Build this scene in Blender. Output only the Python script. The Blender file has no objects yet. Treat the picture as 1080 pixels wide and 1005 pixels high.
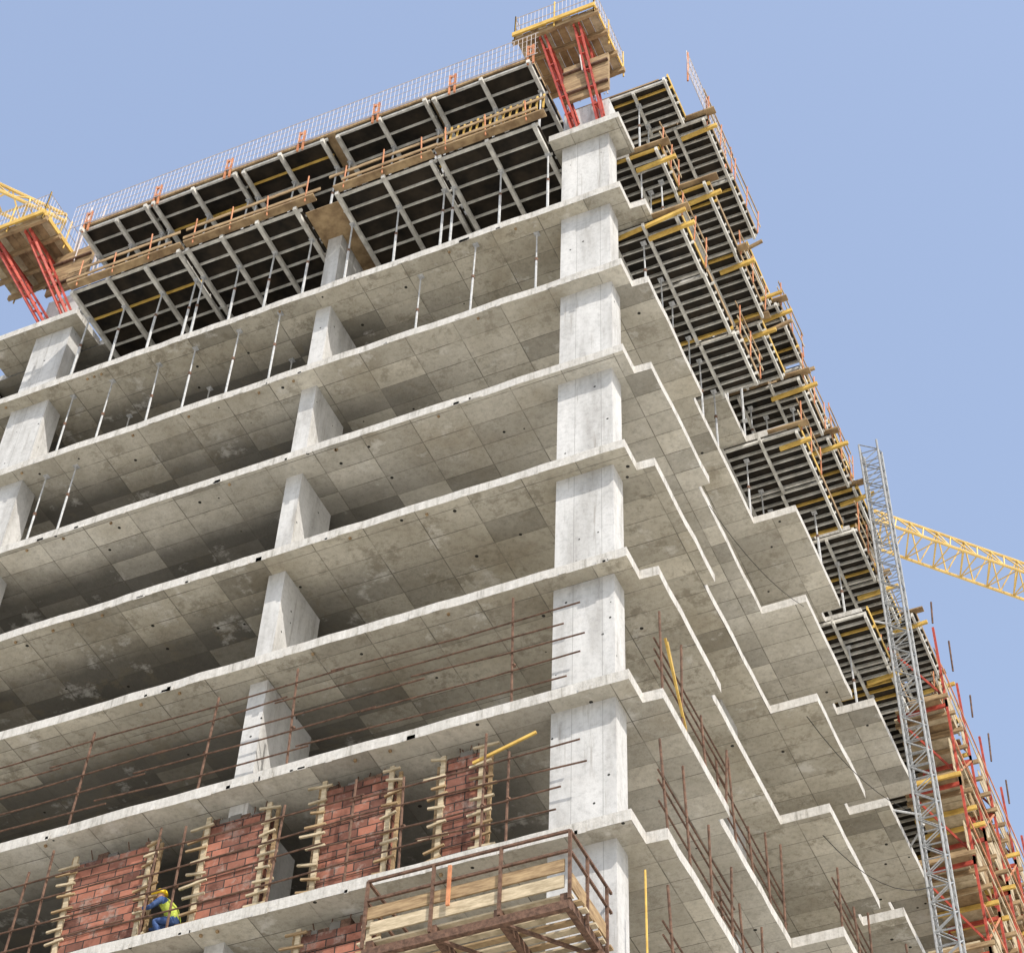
import bpy, math, random
from mathutils import Vector, Matrix
random.seed(7)
H=3.3; TH=0.25
scene=bpy.context.scene
# ---------------------------------------------------------------- materials
def new_mat(name):
    m=bpy.data.materials.new(name); m.use_nodes=True
    nt=m.node_tree; b=nt.nodes["Principled BSDF"]; b.inputs["Specular IOR Level"].default_value=0.2
    return m,nt,b
def N(nt,t,**k):
    n=nt.nodes.new(t)
    for a,v in k.items(): setattr(n,a,v)
    return n
def noise(nt,pos,scale,detail=3,rough=.6):
    n=N(nt,"ShaderNodeTexNoise"); n.inputs["Scale"].default_value=scale; n.inputs["Detail"].default_value=detail; n.inputs["Roughness"].default_value=rough
    nt.links.new(pos,n.inputs["Vector"]); return n.outputs["Fac"]
def ramp(nt,fac,stops):
    r=N(nt,"ShaderNodeValToRGB"); e=r.color_ramp.elements
    while len(e)<len(stops): e.new(0.5)
    for i,(p,c) in enumerate(stops):
        e[i].position=p; e[i].color=(c,c,c,1) if not isinstance(c,tuple) else (*c,1)
    nt.links.new(fac,r.inputs[0]); return r.outputs[0]
def mix(nt,a,b,fac,mode='MIX'):
    m=N(nt,"ShaderNodeMix",data_type='RGBA',blend_type=mode)
    for s,v in ((6,a),(7,b)):
        if hasattr(v,"is_linked") or hasattr(v,"links"): nt.links.new(v,m.inputs[s])
        else: m.inputs[s].default_value=(*v,1)
    if isinstance(fac,(int,float)): m.inputs[0].default_value=fac
    else: nt.links.new(fac,m.inputs[0])
    return m.outputs[2]
def math_(nt,op,a,b=None,c=None):
    m=N(nt,"ShaderNodeMath",operation=op)
    for i,v in enumerate((a,b,c)):
        if v is None: continue
        if isinstance(v,(int,float)): m.inputs[i].default_value=v
        else: nt.links.new(v,m.inputs[i])
    return m.outputs[0]
def maprange(nt,v,a,b):
    n=N(nt,"ShaderNodeMapRange"); nt.links.new(v,n.inputs[0]); n.inputs[1].default_value=a; n.inputs[2].default_value=b; return n.outputs[0]
def bump(nt,b,h,strength=.3,dist=.02):
    n=N(nt,"ShaderNodeBump"); n.inputs["Strength"].default_value=strength; n.inputs["Distance"].default_value=dist
    nt.links.new(h,n.inputs["Height"]); nt.links.new(n.outputs[0],b.inputs["Normal"])
def pos_(nt): return N(nt,"ShaderNodeNewGeometry").outputs["Position"]

def mat_soffit():
    m,nt,b=new_mat("slab_concrete"); P=pos_(nt)
    sx=N(nt,"ShaderNodeSeparateXYZ"); nt.links.new(P,sx.inputs[0]); X,Y,Z=sx.outputs
    wz=math_(nt,'FLOOR',math_(nt,'DIVIDE',math_(nt,'ADD',Z,1.),H))
    wz2=N(nt,"ShaderNodeTexWhiteNoise"); wz2.noise_dimensions='1D'; nt.links.new(wz,wz2.inputs["W"])
    ux=math_(nt,'DIVIDE',math_(nt,'ADD',X,math_(nt,'MULTIPLY',wz,.37)),1.25)
    uy=math_(nt,'DIVIDE',math_(nt,'ADD',Y,math_(nt,'MULTIPLY',wz,.13)),.62)
    cx=math_(nt,'FLOOR',ux); cy=math_(nt,'FLOOR',uy)
    cc=N(nt,"ShaderNodeCombineXYZ"); nt.links.new(cx,cc.inputs[0]); nt.links.new(cy,cc.inputs[1]); nt.links.new(wz,cc.inputs[2])
    wn=N(nt,"ShaderNodeTexWhiteNoise"); nt.links.new(cc.outputs[0],wn.inputs[0])
    tone=ramp(nt,wn.outputs[0],[(0,.56),(.12,.82),(.5,.98),(.86,1.06),(1,1.24)])
    fx=math_(nt,'ABSOLUTE',math_(nt,'SUBTRACT',math_(nt,'FRACT',ux),.5)); fy=math_(nt,'ABSOLUTE',math_(nt,'SUBTRACT',math_(nt,'FRACT',uy),.5))
    ln=math_(nt,'MAXIMUM',math_(nt,'GREATER_THAN',fx,.4915),math_(nt,'GREATER_THAN',fy,.484))
    nA=noise(nt,P,1.1,5,.7)
    lfac=math_(nt,'MULTIPLY',ln,ramp(nt,nA,[(.38,.2),(.58,.85)]))
    base=ramp(nt,noise(nt,P,.42,4,.65),[(.3,(.38,.345,.28)),(.45,(.49,.465,.405)),(.56,(.57,.545,.485)),(.72,(.66,.64,.585))])
    nF=noise(nt,P,8,6,.82)
    fine=ramp(nt,nF,[(.28,.68),(.5,1.),(.75,1.14)])
    col=mix(nt,base,fine,1.,'MULTIPLY')
    sof=mix(nt,col,tone,.85,'MULTIPLY')
    sof=mix(nt,sof,(.82,.80,.75),wz2.outputs[0],'MULTIPLY')
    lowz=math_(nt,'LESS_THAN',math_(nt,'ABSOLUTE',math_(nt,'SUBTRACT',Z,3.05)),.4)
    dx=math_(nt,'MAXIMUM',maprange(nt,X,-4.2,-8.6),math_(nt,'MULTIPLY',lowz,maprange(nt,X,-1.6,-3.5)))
    deep_shade=math_(nt,'MULTIPLY',math_(nt,'MULTIPLY',maprange(nt,math_(nt,'ADD',Y,math_(nt,'MULTIPLY',nA,.6)),1.15,1.95),dx),ramp(nt,wn.outputs[0],[(0,1.),(.7,.86),(1,.45)]))  # weaker bounce light deep in the bays, painted into the soffit colour per panel
    sof=mix(nt,sof,(.085,.082,.075),math_(nt,'MULTIPLY',deep_shade,.85))
    st=math_(nt,'MULTIPLY',ramp(nt,noise(nt,P,1.7,6,.76),[(.53,0.),(.63,.7)]),math_(nt,'ADD',math_(nt,'MULTIPLY',wz2.outputs[0],.7),.3))
    sof=mix(nt,sof,(.20,.175,.13),st)
    sof=mix(nt,sof,(.74,.73,.70),ramp(nt,nA,[(.59,0.),(.69,.5)]))
    sof=mix(nt,sof,(.13,.12,.10),lfac)
    vo=N(nt,"ShaderNodeTexVoronoi"); vo.inputs["Scale"].default_value=1.6; nt.links.new(P,vo.inputs["Vector"])
    sof=mix(nt,sof,(.03,.028,.025),math_(nt,'LESS_THAN',vo.outputs["Distance"],.065))
    mp=N(nt,"ShaderNodeMapping"); mp.inputs["Scale"].default_value=(5,5,.5); nt.links.new(P,mp.inputs[0])
    edg=ramp(nt,noise(nt,mp.outputs[0],1.,5,.8),[(.3,(.24,.23,.20)),(.45,(.45,.435,.405)),(.75,(.60,.59,.565))])
    edg=mix(nt,edg,fine,.9,'MULTIPLY')
    g=N(nt,"ShaderNodeNewGeometry"); s2=N(nt,"ShaderNodeSeparateXYZ"); nt.links.new(g.outputs["True Normal"],s2.inputs[0])
    side=math_(nt,'LESS_THAN',math_(nt,'ABSOLUTE',s2.outputs[2]),.5)
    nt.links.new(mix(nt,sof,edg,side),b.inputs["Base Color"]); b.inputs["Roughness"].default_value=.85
    bump(nt,b,math_(nt,'SUBTRACT',nF,math_(nt,'MULTIPLY',ln,.5)),.6,.03)
    return m
def mat_column():
    m,nt,b=new_mat("column_concrete"); P=pos_(nt)
    mp=N(nt,"ShaderNodeMapping"); mp.inputs["Scale"].default_value=(1.6,1.6,.35); nt.links.new(P,mp.inputs[0])
    base=ramp(nt,noise(nt,mp.outputs[0],1.2,4,.65),[(.3,(.36,.355,.345)),(.48,(.47,.47,.465)),(.7,(.56,.56,.555))])
    nF=noise(nt,P,9,5,.8)
    c=mix(nt,base,ramp(nt,nF,[(.28,.76),(.5,1.),(.8,1.08)]),1.,'MULTIPLY')
    mp2=N(nt,"ShaderNodeMapping"); mp2.inputs["Scale"].default_value=(7,7,.5); nt.links.new(P,mp2.inputs[0])
    c=mix(nt,c,(.24,.225,.20),ramp(nt,noise(nt,mp2.outputs[0],1,4,.7),[(.58,0.),(.7,.55)]))
    vo=N(nt,"ShaderNodeTexVoronoi"); vo.inputs["Scale"].default_value=2.3; nt.links.new(P,vo.inputs["Vector"])
    c=mix(nt,c,(.04,.04,.038),math_(nt,'LESS_THAN',vo.outputs["Distance"],.065))
    sx=N(nt,"ShaderNodeSeparateXYZ"); nt.links.new(P,sx.inputs[0])
    fr=math_(nt,'FRACT',math_(nt,'DIVIDE',math_(nt,'ADD',sx.outputs[0],.05),.62))
    c=mix(nt,c,(.2,.2,.19),math_(nt,'MULTIPLY',math_(nt,'LESS_THAN',fr,.025),.5))
    nt.links.new(c,b.inputs["Base Color"]); b.inputs["Roughness"].default_value=.85
    bump(nt,b,nF,.4,.02); return m
def mat_simple(name,c1,c2,scale=3,rough=.6,metal=0.,stretch=None,bmp=.2,detail=3):
    m,nt,b=new_mat(name); P=pos_(nt)
    if stretch:
        mp=N(nt,"ShaderNodeMapping"); mp.inputs["Scale"].default_value=stretch; nt.links.new(P,mp.inputs[0]); P=mp.outputs[0]
    n=noise(nt,P,scale,detail,.7)
    nt.links.new(ramp(nt,n,[(.35,c1),(.65,c2)]),b.inputs["Base Color"])
    b.inputs["Roughness"].default_value=rough; b.inputs["Metallic"].default_value=metal
    return m
def mat_brick():
    m,nt,b=new_mat("red_brick"); P=pos_(nt)
    sx=N(nt,"ShaderNodeSeparateXYZ"); nt.links.new(P,sx.inputs[0])
    cc=N(nt,"ShaderNodeCombineXYZ"); nt.links.new(math_(nt,'ADD',sx.outputs[0],sx.outputs[1]),cc.inputs[0]); nt.links.new(sx.outputs[2],cc.inputs[1])
    br=N(nt,"ShaderNodeTexBrick"); nt.links.new(cc.outputs[0],br.inputs["Vector"])
    br.inputs["Scale"].default_value=1.; br.inputs["Brick Width"].default_value=.40; br.inputs["Row Height"].default_value=.20
    br.inputs["Mortar Size"].default_value=.013; br.inputs["Color1"].default_value=(.33,.135,.09,1); br.inputs["Color2"].default_value=(.13,.06,.045,1); br.inputs["Mortar"].default_value=(.035,.03,.027,1)
    c=mix(nt,br.outputs[0],ramp(nt,noise(nt,P,1.8,4,.7),[(.35,.55),(.5,1.),(.7,1.3)]),1.,'MULTIPLY')
    c=mix(nt,c,(.33,.27,.23),ramp(nt,noise(nt,P,3.3,5,.75),[(.53,0.),(.66,.6)]))
    nt.links.new(c,b.inputs["Base Color"]); b.inputs["Roughness"].default_value=.9
    bump(nt,b,br.outputs[1],-.5,.02); return m
M={}
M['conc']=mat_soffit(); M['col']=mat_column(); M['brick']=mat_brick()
M['ply']=mat_simple("black_film_plywood",(.008,.007,.006),(.034,.026,.018),1.5,.6)
M['alu']=mat_simple("galvanised_beam",(.38,.37,.34),(.64,.63,.59),3,.6)
M['prop']=mat_simple("galvanised_prop",(.32,.33,.34),(.5,.51,.52),8,.5)
M['mast']=mat_simple("mast_steel",(.24,.25,.26),(.36,.37,.38),8,.5)
M['wood']=mat_simple("weathered_timber",(.19,.125,.07),(.40,.29,.165),2,.8,0,(1,1,6))
M['woodl']=mat_simple("pale_timber",(.32,.26,.17),(.56,.47,.33),3,.8,0,(1,1,5))
M['yel']=mat_simple("yellow_formwork_beam",(.44,.28,.07),(.64,.44,.12),3,.6)
M['red']=mat_simple("red_painted_steel",(.26,.045,.035),(.46,.085,.055),4,.5)
M['ora']=mat_simple("orange_painted_steel",(.36,.14,.07),(.54,.24,.12),4,.55)
M['rust']=mat_simple("rusty_steel",(.07,.042,.03),(.17,.10,.07),9,.8)
M['rail']=mat_simple("pale_mesh_steel",(.44,.39,.38),(.58,.53,.52),6,.6)
M['crane']=mat_simple("crane_yellow_paint",(.55,.37,.12),(.68,.49,.18),1,.5)
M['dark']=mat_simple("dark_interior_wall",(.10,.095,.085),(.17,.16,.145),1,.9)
M['gr']=mat_simple("ground_sand",(.50,.48,.42),(.63,.60,.54),.12,.95)
M['skin']=mat_simple("skin",(.36,.20,.13),(.42,.25,.17),9,.6)
M['blue']=mat_simple("blue_workwear",(.03,.06,.16),(.06,.10,.22),14,.9)
M['vest']=mat_simple("hi_vis_vest",(.30,.36,.06),(.42,.48,.08),14,.8)
M['helm']=mat_simple("yellow_helmet",(.75,.48,.02),(.8,.55,.04),5,.35)
M['boot']=mat_simple("boot_leather",(.03,.02,.015),(.05,.04,.03),10,.7)
M['cable']=mat_simple("black_cable",(.02,.02,.02),(.04,.04,.04),10,.6)
# ---------------------------------------------------------------- mesh builder
class B:
    def __init__(s): s.v=[];s.f=[];s.m=[];s.keys=[]
    def mi(s,k):
        if k not in s.keys: s.keys.append(k)
        return s.keys.index(k)
    def add(s,vs,fs,k):
        o=len(s.v); s.v+= [tuple(v) for v in vs]; i=s.mi(k)
        for f in fs: s.f.append([o+a for a in f]); s.m.append(i)
    def hexa(s,p,k): s.add(p,[(0,3,2,1),(4,5,6,7),(0,1,5,4),(1,2,6,5),(2,3,7,6),(3,0,4,7)],k)
    def box(s,x0,x1,y0,y1,z0,z1,k):
        s.hexa([(x0,y0,z0),(x1,y0,z0),(x1,y1,z0),(x0,y1,z0),(x0,y0,z1),(x1,y0,z1),(x1,y1,z1),(x0,y1,z1)],k)
    def beam(s,p,q,w,h,k,up=(0,0,1)):
        p=Vector(p);q=Vector(q);d=(q-p).normalized();u=Vector(up)
        if abs(d.dot(u))>.98: u=Vector((0,1,0))
        r=d.cross(u).normalized()*w/2; u=r.cross(d).normalized()*h/2
        s.hexa([p-r-u,p+r-u,p+r+u,p-r+u,q-r-u,q+r-u,q+r+u,q-r+u],k)
    def rod(s,p,q,r,k,n=6,r2=None):
        p=Vector(p);q=Vector(q);d=(q-p).normalized();u=Vector((0,0,1))
        if abs(d.dot(u))>.9: u=Vector((0,1,0))
        a=d.cross(u).normalized();b=a.cross(d); r2=r2 or r
        vs=[p+(a*math.cos(t)+b*math.sin(t))*r for t in [2*math.pi*i/n for i in range(n)]]+[q+(a*math.cos(t)+b*math.sin(t))*r2 for t in [2*math.pi*i/n for i in range(n)]]
        s.add(vs,[(i,(i+1)%n,n+(i+1)%n,n+i) for i in range(n)]+[tuple(range(n))[::-1],tuple(range(n,2*n))],k)
    def hang(s,p,q,sag,r,k):
        p=Vector(p);q=Vector(q);pp=p
        for i in range(1,9):
            t=i/8; c=p.lerp(q,t)-Vector((0,0,sag*4*t*(1-t))); s.rod(pp,c,r,k,4); pp=c
    def prism(s,pts,z0,z1,k):
        n=len(pts); s.add([(x,y,z0) for x,y in pts]+[(x,y,z1) for x,y in pts],[(i,(i+1)%n,n+(i+1)%n,n+i) for i in range(n)]+[tuple(range(n))[::-1],tuple(range(n,2*n))],k)
    def lattice(s,p,q,w,k,rc,rb,bay,tri=False):
        p=Vector(p);q=Vector(q);L=(q-p).length;d=(q-p)/L;u=Vector((0,0,1))
        if abs(d.dot(u))>.9: u=Vector((0,1,0))
        a=d.cross(u).normalized();b=a.cross(d).normalized()
        if tri: C=[-a*w/2-b*w*.5,a*w/2-b*w*.5,b*w*.6]
        else: C=[-a*w/2-b*w/2,a*w/2-b*w/2,a*w/2+b*w/2,-a*w/2+b*w/2]
        for c in C: s.rod(p+c,q+c,rc,k)
        n=max(1,round(L/bay)); m=len(C)
        for i in range(n):
            s0=p+d*(L*i/n);s1=p+d*(L*(i+1)/n);sm=(s0+s1)/2
            for j in range(m):
                c,e=C[j],C[(j+1)%m]
                s.rod(s0+c,s0+e,rb,k,4)
                if tri: s.rod(s0+c,sm+e,rb,k,4); s.rod(sm+e,s1+c,rb,k,4)
                elif (i+j)%2: s.rod(s0+c,s1+e,rb,k,4)
                else: s.rod(s0+e,s1+c,rb,k,4)
    def obj(s,name,parent=None,smooth=False):
        me=bpy.data.meshes.new(name); me.from_pydata(s.v,[],s.f)
        for k in s.keys: me.materials.append(M[k])
        me.polygons.foreach_set("material_index",s.m); me.update()
        o=bpy.data.objects.new(name,me); scene.collection.objects.link(o)
        if parent: o.parent=parent
        return o
def empty(name):
    o=bpy.data.objects.new(name,None); scene.collection.objects.link(o); return o
J=lambda a:random.uniform(-a,a)
# ---------------------------------------------------------------- ground
g=B(); R=3000; g.add([(-R,-R,-24),(R,-R,-24),(R,R,-24),(-R,R,-24)],[(0,1,2,3)],'gr'); g.obj("ground")
# ---------------------------------------------------------------- building
bld=empty("concrete_building_under_construction")
XL=-36.;YB=38.
def outline(k):
    a4=J(.03)
    right=[(0,0),(0,.7),(.4,.72),(.41+a4,4.4),(.15,4.4),(.15,8.9),(1.3,8.9),(1.3,12.65),(.75,12.65),(.75,13.1),(1.75,13.1),(1.75,16.8),(.6,16.8),(.6,21),(1.7,21),(1.7,25),(.7,25),(.7,YB)]
    pts=[]
    for i,(a,b_) in enumerate(right):
        pts.append((a,b_))
        if i+1<len(right):
            c,d=right[i+1]; n=int(abs(d-b_)/.6)
            for j in range(1,n): pts.append((a+(c-a)*j/n+J(.014),b_+(d-b_)*j/n))
    pts+= [(XL,YB)]
    n=60
    for j in range(n): pts.append((XL*(1-j/n)+J(.15),J(.017)))
    return pts
s=B()
for k in range(-7,7):
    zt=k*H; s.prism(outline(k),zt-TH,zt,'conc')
s.box(-1.95,0,0,1.15,7*H-TH,7*H,'conc'); s.box(-19.5,-16.4,0,1.2,7*H-TH,7*H,'conc')
s.box(-35,-.1,1.25,30,7*H-.23,7*H,'conc')
for k in range(-1,7):
    for i in range(26):
        x=random.uniform(-19,-.3); L_=random.uniform(.05,.35); h=random.uniform(.015,.05)
        s.box(x,x+L_,-.03,-.0175+J(.001),k*H-TH-h,k*H-TH+random.uniform(.02,.1),'conc')
    for i in range(7):
        x=random.uniform(-18,-2); s.box(x,x+.05,.12,.17,k*H-TH-.05,k*H-TH-.001,'wood')
s.obj("floor_slabs",bld)
c=B()
for k in range(-7,8):
    z0=k*H; z1=z0+H-TH
    if k==-7: z0=-24
    if k==7: z1=z0+1.5
    dx=J(.02)
    c.box(-1.7+dx,-.4+dx,.36,.9,z0,z1,'col')
    dx=J(.03)
    if k<7: c.box(-8.68+dx,-8.26+dx,.5,1.95+(.5 if k<2 else (.2 if k<3 else 0)),z0,z1,'col')
    c.box(-17.95,-16.75,.36,.95,z0,z1,'col')
    c.box(-27,-26.5,.5,2.2,z0,z1,'col')
    if k<7:
        for y in (8.0,14.,20.,26.,32.): c.box(-1.2,-.75,y,y+1.1,z0,z1,'col')
c.obj("columns",bld)
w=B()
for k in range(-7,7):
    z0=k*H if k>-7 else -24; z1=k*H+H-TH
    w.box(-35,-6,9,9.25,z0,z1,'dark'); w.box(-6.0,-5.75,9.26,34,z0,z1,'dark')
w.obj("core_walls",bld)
# ---------------------------------------------------------------- props
pr=B()
def prop(b,x,y,z0,z1,r=1.):
    zm=z0+(z1-z0)*random.uniform(.5,.65); t=J(.04)
    b.rod((x+t,y,z0+.01),(x+t/2,y,zm),.030*r,'prop'); b.rod((x+t/2,y,zm),(x,y,z1-.01),.021*r,'prop')
    b.rod((x+t/2,y,zm-.06),(x+t/2,y,zm+.04),.045,'rust'); b.box(x-.07,x+.07,y-.07,y+.07,z1-.02,z1,'prop'); b.box(x-.07,x+.07,y-.07,y+.07,z0,z0+.015,'prop')
for x in (-2.4,-4.1,-5.9,-9.6,-10.9,-12.2,-13.5,-14.9,-16.1,-19.4,-21): prop(pr,x+J(.25),.4+J(.2),5*H,6*H-TH)
for x in (-19.,-20.5,-16.1,-15.2): prop(pr,x,.5,4*H,5*H-TH)
for x in (-10,-12.5,-15): prop(pr,x,1.7,5*H,6*H-TH)
pr.obj("steel_shoring_props")
# ---------------------------------------------------------------- formwork decks
def deck(b,x0,x1,y0,y1,zt,zfloor,props='y',px=1.3,ps=.42,prim=.10):
    zt+=J(.015)
    b.box(x0,x1,y0,y1,zt-.03,zt,'ply')
    n=max(1,round((y1-y0)/ps))
    for i in range(n+1):
        y=y0+.04+(y1-y0-.08)*i/n+(J(.03) if 0<i<n else 0); wd=.036 if 0<i<n else .06
        b.beam((x0+J(.06),y+J(.01),zt-.076),(x1+J(.06),y+J(.01),zt-.076),wd,.088,'alu' if random.random()<.9 else 'yel')
    n=max(1,round((x1-x0)/px))
    for i in range(n+1):
        x=x0+.08+(x1-x0-.16)*i/n+(J(.06) if 0<i<n else 0)
        b.box(x-prim/2,x+prim/2,y0-.08+J(.08),y1+J(.05),zt-.26,zt-.122,'alu')
        if props:
            ys=[y0+(.88 if y0<0 else .4)]
            while ys[-1]+1.7<y1: ys.append(ys[-1]+1.7)
            for j,y in enumerate(ys): prop(b,x+J(.03),y+(J(.08) if j else J(.03)),zfloor,zt-.262,1.25 if j==0 else 1)
d=B()
for (x0,x1) in ((-16.1,-12.5),(-12.4,-8.9),(-7.8,-4.9),(-4.8,-1.98)):
    deck(d,x0,x1,-.7,3.4,7*H-TH-.018,6*H,px=1.22,ps=.5)
for (x0,x1) in ((-24.5,-20.),): deck(d,x0,x1,-.4,3.4,7*H-TH-.018,6*H)
d.box(-8.85,-7.85,-.5,3.3,7*H-TH-.05,7*H-TH-.02,'wood')
d.obj("slab_formwork_deck")
d=B()
for (x0,x1) in ((-16.5,-14.2),(-14.1,-11.3),(-11.2,-8.5),(-8.2,-5.3),(-5.2,-2.2)):
    deck(d,x0,x1,-.7,3.4,8*H-TH-.018,7*H,px=1.3,ps=.5)
d.box(-16.5,-2.2,-.74,3.4,8*H-TH+.01,8*H-.12,'wood')
d.obj("slab_formwork_deck")
tabs={8:[(1.2,2.6,.95),(2.7,4.8,1.6),(4.85,7.,1.5),(7.2,9.4,1.1),(9.5,11.8,1.3),(12.,14.4,1.2),(14.5,17,1.2),(17.2,19.6,.8),(19.8,22,1.0),(22.2,26,.8)],
      7:[(1.2,2.6,.65),(2.7,5.,1.5),(5.1,7.3,1.45),(7.5,9.6,1.2),(9.8,12,1.7),(12.2,14.2,1.7),(14.4,17,1.9),(17.2,20,1.2),(20.2,23,1.9),(23.2,26,1.9)],
      6:[(1.2,3.1,1.1),(3.2,5.1,1.1),(5.2,7.,1.15),(8.9,10.8,1.6),(10.9,12.8,1.6),(13.0,15,2.),(15.1,17,2.),(17.2,20,1.),(20.5,22.7,2.),(22.9,25.2,2.)],
      5:[(13.0,15,1.95),(15.1,17,1.95),(17.2,20,1.),(20.5,22.7,2.),(22.9,25.2,2.)]}
for k,L in tabs.items():
    d=B()
    for i,(y0,y1,xo) in enumerate(L):
        xo+=J(.07)
        deck(d,-2.0 if k>6 else -1.6,xo,y0,y1,k*H-TH-.022,(k-1)*H,px=.95,ps=.3,props=None,prim=.07)
        for y in (y0+.4,y1-.3): prop(d,.0,y,(k-1)*H,k*H-TH-.29)
        prop(d,-1.2,y0+.6,(k-1)*H,k*H-TH-.29)
        if 9.5<y0<11 or 13<=y0<16: prop(d,1.1,y0+.9,(k-1)*H,k*H-TH-.29,1.2)
        if k==7: prop(d,xo-.3 if xo<.7 else .3,y0+.9,6*H,k*H-TH-.29,1.1)
        zz=k*H-TH
        d.box(xo-.02,xo+.02,y0,y1,zz-.02,zz+.14,'wood' if i%3 else 'yel')
        if k>5 and (i*7+k)%5<3:
            for y in (y0+.1,(y0+y1)/2,y1-.1): d.rod((xo+.05,y,zz-.1),(xo+.1+J(.04),y+J(.04),zz+1.05+J(.15)),.02,'ora')
            for h in (.45,1.0): d.beam((xo+.06,y0+J(.2),zz+h),(xo+.09,y1+J(.2),zz+h+J(.07)),.025,.08,'woodl' if h<.9 else 'wood')
        if (i+k)%3==0 or k==7:
            d.box(xo-.9+J(.2),xo+.28,y0-.12,y0+.1,zz+.02,zz+.07,'wood')
            d.beam((xo-.8+J(.2),y0+.3,zz-.35),(xo+.35+J(.15),y0+.25,zz-.33+J(.05)),.08,.12,'yel')
    if k>6: d.box(-1.9,.7,1.3,26,k*H-TH+.012,k*H-.02,'wood')
    d.obj("balcony_formwork_deck")
d=B()
for (x,y,z,L) in ((1.0,7.2,25.4,.7),(.9,8.2,24.6,.9),(1.0,9.2,24.2,.8),(1.3,10.3,23.4,.7),(.8,12,25.3,.7),(-.3,1.4,19.3,1.6)):
    d.beam((x-1.5,y,z),(x+L,y-.15+J(.15),z+.1+J(.08)),.07,.11,'yel' if L>.85 else 'wood')
d.obj("timber_beams")
# ---------------------------------------------------------------- edge timbers + guard rail on front
e=B()
for (x0,x1) in ((-16.1,-12.5),(-12.4,-8.4),(-7.8,-4.9),(-4.8,-1.7)):
    z=7*H-.1
    e.box(x0,x1,-.95,-.72,z-.16,z-.1,'wood')
    for j in range(2):
        e.beam((x0+J(.3),-.93+J(.02),z+.05+j*.4),(x1+J(.3),-.93+J(.02),z+.08+j*.4+J(.05)),.03,.11,'wood')
    x=x0+.3
    while x<x1: e.rod((x,-.9,z-.3),(x+J(.05),-.97,z+.7+J(.15)),.022,'ora'); x+=1.15
for i in range(16):
    x=-4.6+i*.19; e.beam((x,-.86,7*H),(x+.02,-.86,7*H+.65+J(.06)),.05,.03,'yel')
e.obj("timber_edge_guard")
e=B(); z0=8*H-.2; x0,x1=-16.9,-2.
x=x0
while x<x1: e.rod((x,-.8,z0),(x,-.8,z0+1.15),.007,'rail',4); x+=.13
for h in (.02,.3,.6,.9,1.15): e.rod((x0,-.8,z0+h),(x1,-.8,z0+h),.014 if h in(.02,1.15) else .008,'rail',4)
x=-16.4
while x<-2:
    for dx in (0,.16): e.beam((x+dx,-.76,z0-.35),(x+dx,-.78,z0+.6),.05,.05,'ora')
    e.beam((x,-.78,z0+.1),(x+.16,-.78,z0+.1),.05,.08,'ora'); e.beam((x,-.78,z0+.5),(x+.16,-.78,z0+.5),.05,.08,'ora')
    x+=2.35
y=1.3
while y<4.5: e.rod((1.55,y,z0),(1.55,y,z0+1.15),.007,'rail',4); y+=.13
for h in (.02,.6,1.15): e.rod((1.55,1.3,z0+h),(1.55,4.5,z0+h),.014,'rail',4)
for y in (1.4,2.9,4.4): e.rod((1.5,y,z0-.3),(1.55,y,z0+1.2),.03,'ora')
e.obj("mesh_guard_railing")
e=B()
for cx,cy in ((-8.45,1.2),(-17.3,.6),(-1.05,.6)):
    for i in range(20):
        x=cx+J(.45);y=cy+J(.5); L_=2.3 if cx<-5 else .3
        e.rod((x,y,8*H-.3),(x+J(.16),y+J(.12),8*H+L_+J(.6)),.02,'rail',5)
e.obj("starter_rebar")
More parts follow.
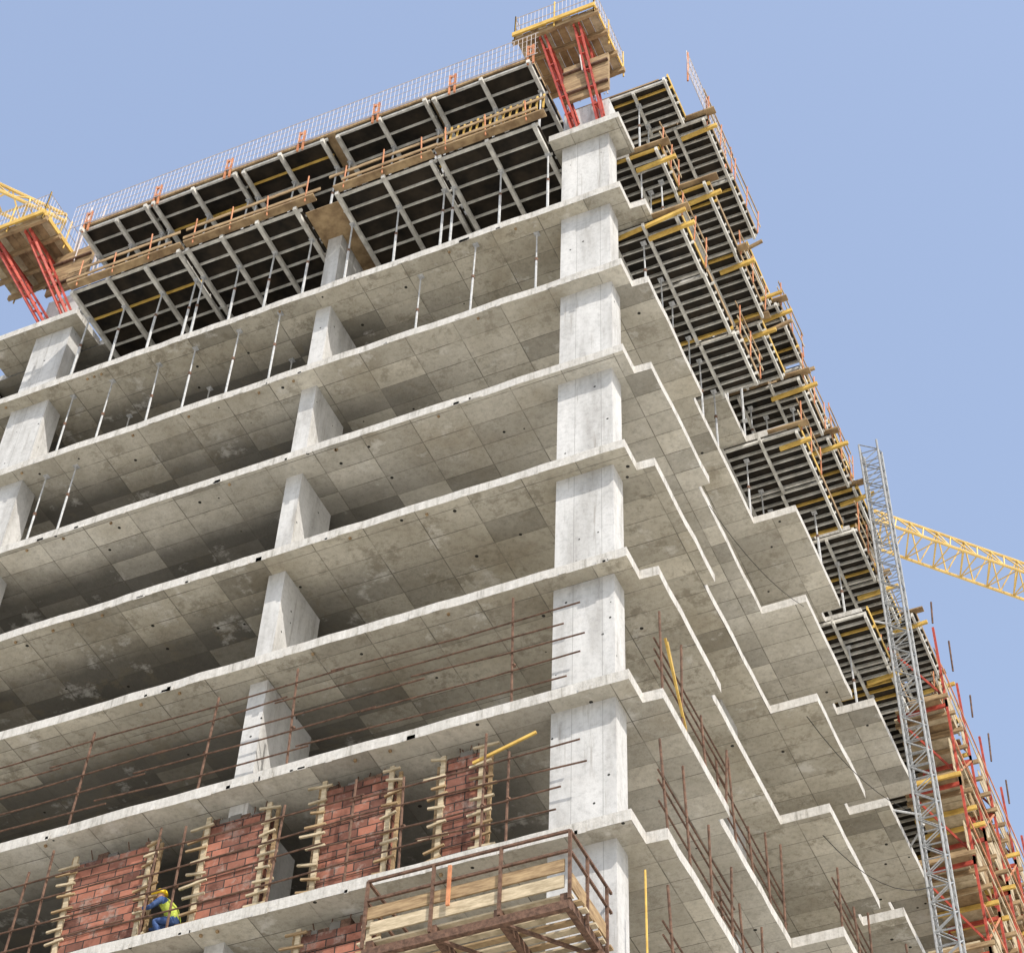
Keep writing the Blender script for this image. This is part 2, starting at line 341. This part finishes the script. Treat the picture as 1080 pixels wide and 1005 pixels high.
# ---------------------------------------------------------------- climbing column platforms
def climb(x0,x1,y0,y1,z,cx,zb,yc):
    par=empty("column_formwork_platform"); b=B()
    n=int((x1-x0)/.24)
    for i in range(n):
        xa=x0+(x1-x0)*i/n; b.box(xa+.006,xa+(x1-x0)/n-.006,y0+J(.05),y1+J(.05),z,z+.04,'wood' if i%3 else 'woodl')
    for y in (y0+.1,y0+(y1-y0)*.35,y0+(y1-y0)*.68,y1-.15): b.box(x0-.1,x1+.1,y-.05,y+.05,z-.2,z-.003,'wood')
    b.box(x0-.05,x1+.05,y0-.09,y0-.03,z-.02,z+.16,'yel'); b.box(x1+.01,x1+.05,y0,y1,z-.02,z+.15,'yel')
    b.obj("plank_deck",par)
    b=B()
    for x in (x0+.8,x1-.6):
        xb=cx+(x-(x0+x1)/2)*.7
        T1=Vector((x,y0+.25,z-.26)); T2=Vector((x,y1-.3,z-.26)); B1=Vector((xb,yc,zb)); B2=Vector((xb,yc+.08,zb+.3))
        for s_ in (-.08,.08):
            o_=Vector((s_,0,0))
            b.beam(T1+o_-Vector((0,.1,0)),T2+o_,.05,.12,'red'); b.beam(T1+o_,B1+o_,.055,.08,'red')
            b.beam(T2+o_,T1.lerp(B1,.55)+o_,.05,.08,'red'); b.beam(T1.lerp(T2,.45)+o_,B2+o_,.05,.07,'red')
        for t in (.12,.3,.48,.66,.84):
            P=T1.lerp(B1,t); b.beam(P+Vector((-.12,0,0)),P+Vector((.12,0,0)),.05,.05,'red')
            b.beam(P,T1.lerp(T2,.45).lerp(B2,min(1,t+.06)),.045,.045,'red')
        b.rod(T2+Vector((0,-.4,0)),T1.lerp(B1,.8),.025,'prop')
    b.box(cx-.66,cx+.66,.2,.3,zb+1.6,8*H+.35,'wood')
    for h in (1.9,3.0): b.box(cx-.66,cx+.66,.12,.195,zb+h,zb+h+.07,'rust')
    b.obj("steel_brackets",par)
    b=B()
    for (p,q) in (((x0,y0),(x1,y0)),((x1,y0),(x1,y1)),((x0,y0),(x0,y1))):
        p=Vector((*p,z));q=Vector((*q,z)); L=(q-p).length;n=int(L/.12)
        for i in range(n+1):
            a=p.lerp(q,i/n); b.rod(a,a+Vector((0,0,1.1)),.007,'rail',4)
        for h in (.1,.6,1.1): b.rod(p+Vector((0,0,h)),q+Vector((0,0,h)),.014,'rail',4)
        for i in range(3):
            a=p.lerp(q,i/2); b.rod(a-Vector((0,0,.2)),a+Vector((0,0,1.2)),.025,'yel')
    b.obj("guard_mesh",par)
climb(-3.05,-.62,-.15,2.1,28.9,-1.0,23.3,.15)
climb(-20.2,-17.7,-1.2,1.1,26.9,-17.4,23.2,.15)
# ---------------------------------------------------------------- guard rails with rusty tube
e=B()
for k,posts,hs in ((1,(-18.5,-15.6,-12.2,-9.2,-7.2,-2.4),(.4,.85,1.35,1.8,2.2)),(0,(-17.,-13.,-12.4,-9.9,-9.3,-7.2,-5.6,-4.5,-2.9,-2.4),(.5,1.0,1.5,2.0))):
    z=k*H
    for x in posts: e.rod((x,.08,z),(x+J(.1),.1,z+2.5+J(.4)),.027,'rust'); e.rod((x,.08,z+1.),(x,.14,z+1.06),.045,'rust')
    for h in hs:
        xx=-22
        while xx<-1.6:
            L=random.uniform(4.5,6.5); xe=min(xx+L,-1.3+J(.5))
            za=z+h+J(.1); zb=z+h+J(.1); xm=(xx+xe)/2; sg=random.uniform(.0,.06)
            e.rod((xx-.3,.05+J(.02),za),(xm,.05,(za+zb)/2-sg),.019,'rust',5); e.rod((xm,.05,(za+zb)/2-sg),(xe,.05+J(.02),zb),.019,'rust',5); xx=xe
            if xe>-2.: break
e.obj("tube_guard_railing")
e=B()
for k in (0,1,-1):
    z=k*H
    for (xe,ya,yb) in ((.36,.8,4.3),(1.25,9.,12.6),(.1,4.6,8.8),(1.7,13.2,16.7)):
        n=max(2,round((yb-ya)/1.2))
        for i in range(n+1):
            y=ya+(yb-ya)*i/n+J(.15); e.rod((xe,y,z),(xe+J(.08),y+J(.08),z+random.uniform(1.2,2.5)),.026,'rust')
        for h in (.5,.85,1.2): e.rod((xe-.03,ya-.3,z+h+J(.1)),(xe-.03,yb+.2,z+h+J(.1)),.02,'rust',5)
e.beam((.38,2.0,3.35),(.42,.9,4.75),.045,.045,'yel'); e.beam((.3,2.3,3.35),(.35,1.2,4.95),.045,.045,'yel')
e.rod((.1,.35,-3.3),(.1,.35,-1.1),.02,'yel')
e.beam((-3.2,.2,2.2),(-1.9,.15,2.5),.04,.06,'yel')
e.obj("balcony_tube_railing")
e=B()
e.hang((.9,9.3,9.65),(2.2,13.9,9.9),.5,.010,'cable'); e.hang((.9,9.6,6.35),(2.3,13.9,7.6),.6,.010,'cable')
e.hang((.2,5.0,12.9),(1.2,9.0,12.9),.4,.008,'cable')
e.obj("site_cables")
# ---------------------------------------------------------------- brick piers
def pier(x0,x1,zt,zb=0.,y=.455):
    par=empty("brick_pier"); b=B()
    b.box(x0+.12,x1-.12,y,y+.35,zb,zt-.12,'brick')
    x=x0+.12
    while x<x1-.3:
        wd=random.uniform(.12,.26); b.box(x,x+wd,y+.03,y+.33,zt-.12,zt-.12+random.uniform(.02,.2),'dark' if random.random()<.6 else 'rust'); x+=wd+.01
    b.obj("brickwork",par); b=B()
    for xa in (x0+.02,x1-.12): b.box(xa,xa+.1,y-.05,y-.004,zb,zt+J(.12),'woodl')
    for xa in (x0-.1,x1+.03): b.box(xa,xa+.07,y+.06,y+.11,zb,zt+J(.2),'wood')
    z=zb+.3
    while z<zt-.05:
        for sd_,xa in ((-1,x0),(1,x1)):
            a=xa-sd_*random.uniform(.14,.30); c_=xa+sd_*random.uniform(.12,.32)
            b.beam((a,y-.08,z+J(.07)),(c_,y-.08,z+J(.07)),.045,.045,'woodl' if random.random()<.6 else 'wood')
        z+=random.uniform(.22,.38)
    z=zb+random.uniform(.5,.8)
    while z<zt-.2: b.rod((x0-.05,y-.02,z),(x1+.05,y-.02,z+J(.04)),.009,'rust',5); z+=random.uniform(.5,.8)
    for i in range(4): b.rod((x0+.3+J(.1)+i*(x1-x0-.6)/3,y+.15,zt-.1),(x0+.3+J(.1)+i*(x1-x0-.6)/3,y+.15,zt+.25+J(.1)),.012,'rust',5)
    b.obj("timber_clamps",par)
pier(-12.15,-10.2,2.68); pier(-9.1,-7.6,2.76); pier(-6.55,-4.95,2.86); pier(-4.0,-3.05,2.8)
pier(-6.7,-5.1,-.5,-3.3); pier(-9.7,-8.9,-.45,-3.3); pier(-12.3,-10.3,-.7,-3.3)
# ---------------------------------------------------------------- hanging loading platform
par=empty("loading_platform"); b=B()
x0,x1,y0,y1,z=-4.15,-.48,-1.5,0.25,-2.75
for x in (x0+.1,x0+1.25,x0+2.4,x1-.12): b.box(x-.06,x+.06,y0,y1+.6,z-.12,z+.06,'rust')
for y in (y0,y1-.35): b.box(x0,x1,y-.05,y+.05,z-.28,z-.122,'rust')
for i in range(3): xx=x0+.2+i*1.15; b.beam((xx,y0+.1,z-.2),(xx+1.0,y1-.4,z-.2),.06,.05,'rust')
b.obj("steel_frame",par); b=B()
i=0; y=y0+.07
while y<y1: b.box(x0-.05+J(.1),x1+.03+J(.06),y,y+.13,z+.063,z+.10,'wood' if i%2 else 'woodl'); y+=.215; i+=1
for h in (.18,.5): b.box(x0+J(.1),x1-.1+J(.05),y0-.005,y0+.03,z+h,z+h+.24,'woodl' if h<.3 else 'wood')
b.box(x1-.04,x1-.01,y0+.1,y1-.1,z+.2,z+.5,'wood')
b.obj("planks",par); b=B()
n=4
for i in range(n):
    x=x0+(x1-x0)*i/(n-1); b.beam((x,y0-.04,z-.1),(x,y0-.04,z+1.25),.05,.05,'rust')
for y in (y0+.7,y1-.2): b.beam((x1,y,z-.1),(x1,y,z+1.25),.05,.05,'rust')
for h in (.85,1.25):
    b.beam((x0,y0-.04,z+h),(x1,y0-.04,z+h),.045,.045,'rust'); b.beam((x1,y0-.04,z+h),(x1,y1,z+h),.045,.045,'rust'); b.beam((x0,y0-.04,z+h),(x0,y1,z+h),.045,.045,'rust')
b.beam((-2.6,y0-.1,z+.3),(-2.6,y0-.1,z+1.1),.06,.04,'ora'); b.obj("railing",par)
# ---------------------------------------------------------------- hoist mast
b=B(); b.lattice((2.5,14.1,-24),(2.5,14.1,23.9),.54,'mast',.032,.021,.42)
for z in (3.3,9.9,16.5): b.rod((2.3,13.9,z-.1),(1.6,13.4,z-.1),.03,'prop'); b.rod((2.3,14.3,z-.1),(1.6,15.2,z-.1),.03,'prop')
b.obj("hoist_mast")
# ---------------------------------------------------------------- far hanging scaffold
par=empty("hanging_scaffold"); b=B()
for i,z in enumerate((.5,3.6,6.8,9.8,12.8,15.6,18.6)):
    y0=19.5; y1=33.5
    n=22
    for j in range(n):
        ya=y0+(y1-y0)*j/n
        b.box(.9+J(.08),2.35+J(.12),ya,ya+(y1-y0)/n-.02,z+J(.01),z+.06,'wood' if random.random()<.5 else 'woodl')
        if random.random()<.6: b.box(2.42,2.45,ya,ya+(y1-y0)/n-.03,z+.1,z+random.uniform(.5,1.9),'wood' if random.random()<.5 else 'woodl')
    y=y0
    while y<=y1: b.beam((.8,y,z-.1),(2.65+J(.1),y,z-.1),.08,.13,'wood' if random.random()<.7 else 'yel'); y+=.8
    for y in [y0+.3+j*2.7 for j in range(6)]:
        b.beam((2.5,y,z-.3),(2.5,y,z+3.0),.07,.07,'red'); b.beam((1.,y,z+2.7),(2.5,y,z+.1),.06,.06,'red'); b.beam((1.,y,z-.2),(2.5,y,z-.2),.07,.12,'red')
        if i%2: b.beam((2.5,y,z+.2),(2.5,y+2.7,z+2.8),.045,.045,'ora')
    for h in (.55,1.1): b.beam((2.6,y0,z+h),(2.6,y1,z+h+J(.1)),.03,.09,'woodl' if h<1 else 'ora')
for i in range(5): b.rod((2.55,19.6+i*2.3,21.6),(2.6,19.6+i*2.3+J(.2),22.9+J(.4)),.03,'rust')
b.obj("decks_and_brackets",par)
# ---------------------------------------------------------------- tower cranes
def crane(name,p,q,tower,w,zg=-24):
    par=empty(name); b=B(); b.lattice(p,q,w,'crane',.10,.05,1.9,tri=True); b.obj("jib",par)
    b=B(); b.lattice((tower[0],tower[1],zg),(tower[0],tower[1],p[2]+6),1.7,'crane',.12,.06,2.); b.obj("tower",par)
    b=B(); t=Vector((tower[0],tower[1],p[2]))
    b.rod(t+Vector((0,0,6)),Vector(p).lerp(t,.5)+Vector((0,0,1)),.06,'crane'); b.box(tower[0]-1.2,tower[0]+1.2,tower[1]-1.2,tower[1]+1.2,p[2]-2.,p[2]-.9,'crane'); b.obj("ties_and_cab",par)
crane("tower_crane",(-12,51.6,68.8),(30,96.4,68.8),(30,96.4),2.0)
crane("tower_crane",(-35.4,15.8,60),(-58,-15,60),(-58,-15),1.2)
# ---------------------------------------------------------------- worker
def skin(name,pts,edges,rad,root=0,sub=2):
    me=bpy.data.meshes.new(name); me.from_pydata(pts,edges,[]); o=bpy.data.objects.new(name,me); scene.collection.objects.link(o)
    m=o.modifiers.new("s",'SKIN')
    for i,v in enumerate(me.skin_vertices[0].data):
        r=rad[i]; v.radius=(r,r); v.use_root=(i==root)
    m.use_smooth_shade=True; s_=o.modifiers.new("u",'SUBSURF'); s_.levels=sub; s_.render_levels=sub
    dg=bpy.context.evaluated_depsgraph_get(); ev=o.evaluated_get(dg); nm=bpy.data.meshes.new_from_object(ev); bpy.data.objects.remove(o)
    return nm
def worker(loc,rotz):
    par=empty("construction_worker"); D=-.40
    P=[(-.16,0,.95+D),(-.10,0,1.10+D),(.03,0,1.27+D),(.15,0,1.39+D),(.20,0,1.44+D),(.235,0,1.50+D),(.26,0,1.60+D),(.25,0,1.67+D),
       (.14,.19,1.37+D),(.30,.27,1.16+D),(.50,.20,1.20+D),(.58,.18,1.22+D),
       (.14,-.19,1.37+D),(.23,-.28,1.10+D),(.44,-.24,1.02+D),(.52,-.22,1.02+D),
       (-.14,.10,.90+D),(.24,.15,.50),(-.02,.14,.10),(.12,.16,.04),
       (-.14,-.10,.90+D),(.22,-.15,.49),(-.08,-.14,.10),(.06,-.16,.04)]
    E=[(0,1),(1,2),(2,3),(3,4),(4,5),(5,6),(6,7),(3,8),(8,9),(9,10),(10,11),(3,12),(12,13),(13,14),(14,15),(0,16),(16,17),(17,18),(18,19),(0,20),(20,21),(21,22),(22,23)]
    Rr=[.15,.14,.16,.13,.06,.075,.10,.085,.075,.055,.04,.035,.075,.055,.04,.035,.10,.07,.05,.045,.10,.07,.05,.045]
    for i0 in (11,15):
        xx,yy,zz=P[i0]
        for j,(dy,l) in enumerate(((-.035,.075),(-.012,.085),(.012,.08),(.035,.065),(.05,.04))):
            a=len(P); P+= [(xx+.02,yy+dy,zz),(xx+.02+l*.6,yy+dy*1.1,zz-.008),(xx+.02+l,yy+dy*1.1,zz-.035)]
            E+= [(i0,a),(a,a+1),(a+1,a+2)]; Rr+= [.012,.010,.008]
    me=skin("body",P,E,Rr)
    for k in ('vest','blue','skin','boot'): me.materials.append(M[k])
    for f in me.polygons:
        x,y,z=f.center; i=0
        if z<.95+D: i=1
        if z<.12: i=3
        if abs(y)>.17 and z<1.45+D and z>.93+D: i=1
        if z>1.46+D: i=2
        if x>.48: i=2
        f.material_index=i; f.use_smooth=True
    o=bpy.data.objects.new("body",me); scene.collection.objects.link(o); o.parent=par
    hz=1.63+D; hx=.26
    b=B(); n=16; rings=[]
    for j in range(6):
        a=j/5*math.pi/2; r=.125*math.cos(a)+.001; rings.append([(hx+r*1.12*math.cos(t),r*math.sin(t),hz+.13*math.sin(a)) for t in [2*math.pi*i/n for i in range(n)]])
    V=[v for r in rings for v in r]; F=[(j*n+i,j*n+(i+1)%n,(j+1)*n+(i+1)%n,(j+1)*n+i) for j in range(5) for i in range(n)]
    b.add(V,F,'helm'); V=[(hx+.03+.17*math.cos(t),.14*math.sin(t),hz-.005) for t in [2*math.pi*i/n for i in range(n)]]
    b.add(V+[(x,y,z+.015) for x,y,z in V],[tuple(range(n))[::-1],tuple(range(n,2*n))]+[(i,(i+1)%n,n+(i+1)%n,n+i) for i in range(n)],'helm')
    h=b.obj("helmet",par)
    for f in h.data.polygons: f.use_smooth=True
    b=B(); q=hx+.09; w_=hz-.08
    b.box(q,q+.03,-.012,.012,w_-.02,w_+.03,'skin'); b.box(q-.01,q+.012,-.05,-.02,w_+.03,w_+.04,'boot'); b.box(q-.01,q+.012,.02,.05,w_+.03,w_+.04,'boot'); b.box(q-.01,q+.012,-.025,.025,w_-.06,w_-.05,'boot')
    b.obj("face",par)
    par.location=loc; par.rotation_euler=(0,0,rotz)
worker((-9.6,.5,0),math.radians(190))
# ---------------------------------------------------------------- world + sun
sd=Vector((.80,-.56,0)).normalized(); el=math.radians(45)
world=bpy.data.worlds.new("World"); scene.world=world; world.use_nodes=True
nt=world.node_tree; bg=nt.nodes["Background"]; sky=nt.nodes.new("ShaderNodeTexSky"); sky.sky_type='NISHITA'; sky.sun_disc=False
sky.sun_elevation=el; sky.sun_rotation=math.atan2(sd.x,sd.y); sky.air_density=1.6; sky.dust_density=3.; sky.ozone_density=1.2
hz=nt.nodes.new("ShaderNodeMix"); hz.data_type='RGBA'; hz.blend_type='ADD'; hz.inputs[0].default_value=1.; hz.inputs[7].default_value=(1.3,1.5,2.2,1)
nt.links.new(sky.outputs[0],hz.inputs[6]); nt.links.new(hz.outputs[2],bg.inputs[0]); bg.inputs[1].default_value=.15
L=bpy.data.lights.new("sun",'SUN'); L.energy=5.0; L.angle=math.radians(.5); L.color=(1,.94,.85)
lo=bpy.data.objects.new("sun",L); scene.collection.objects.link(lo)
dv=Vector((sd.x*math.cos(el),sd.y*math.cos(el),math.sin(el))); lo.rotation_euler=dv.to_track_quat('Z','Y').to_euler()
# ---------------------------------------------------------------- camera
f,cx,cy,cz,yaw,pit,rol=[2.11952873826716,0.96324392735368,-2.5293783424780454,-2.24208425038687,-0.4494267918141797,0.8542637948548705,0.04614151954786639]
fw=Vector((math.sin(yaw)*math.cos(pit),math.cos(yaw)*math.cos(pit),math.sin(pit))); r=Vector((math.cos(yaw),-math.sin(yaw),0)); u=r.cross(fw)
r2=r*math.cos(rol)+u*math.sin(rol); u2=-r*math.sin(rol)+u*math.cos(rol)
cam=bpy.data.cameras.new("camera"); co=bpy.data.objects.new("camera",cam); scene.collection.objects.link(co)
mm=Matrix((r2,u2,-fw)).transposed().to_4x4(); mm.translation=Vector((cx*10,cy*10,cz*10)); co.matrix_world=mm
cam.sensor_width=36; cam.lens=f*1000/1080*36; cam.clip_end=8000; cam.clip_start=.1
scene.camera=co
scene.view_settings.view_transform='Standard'; scene.view_settings.look='None'; scene.view_settings.exposure=0
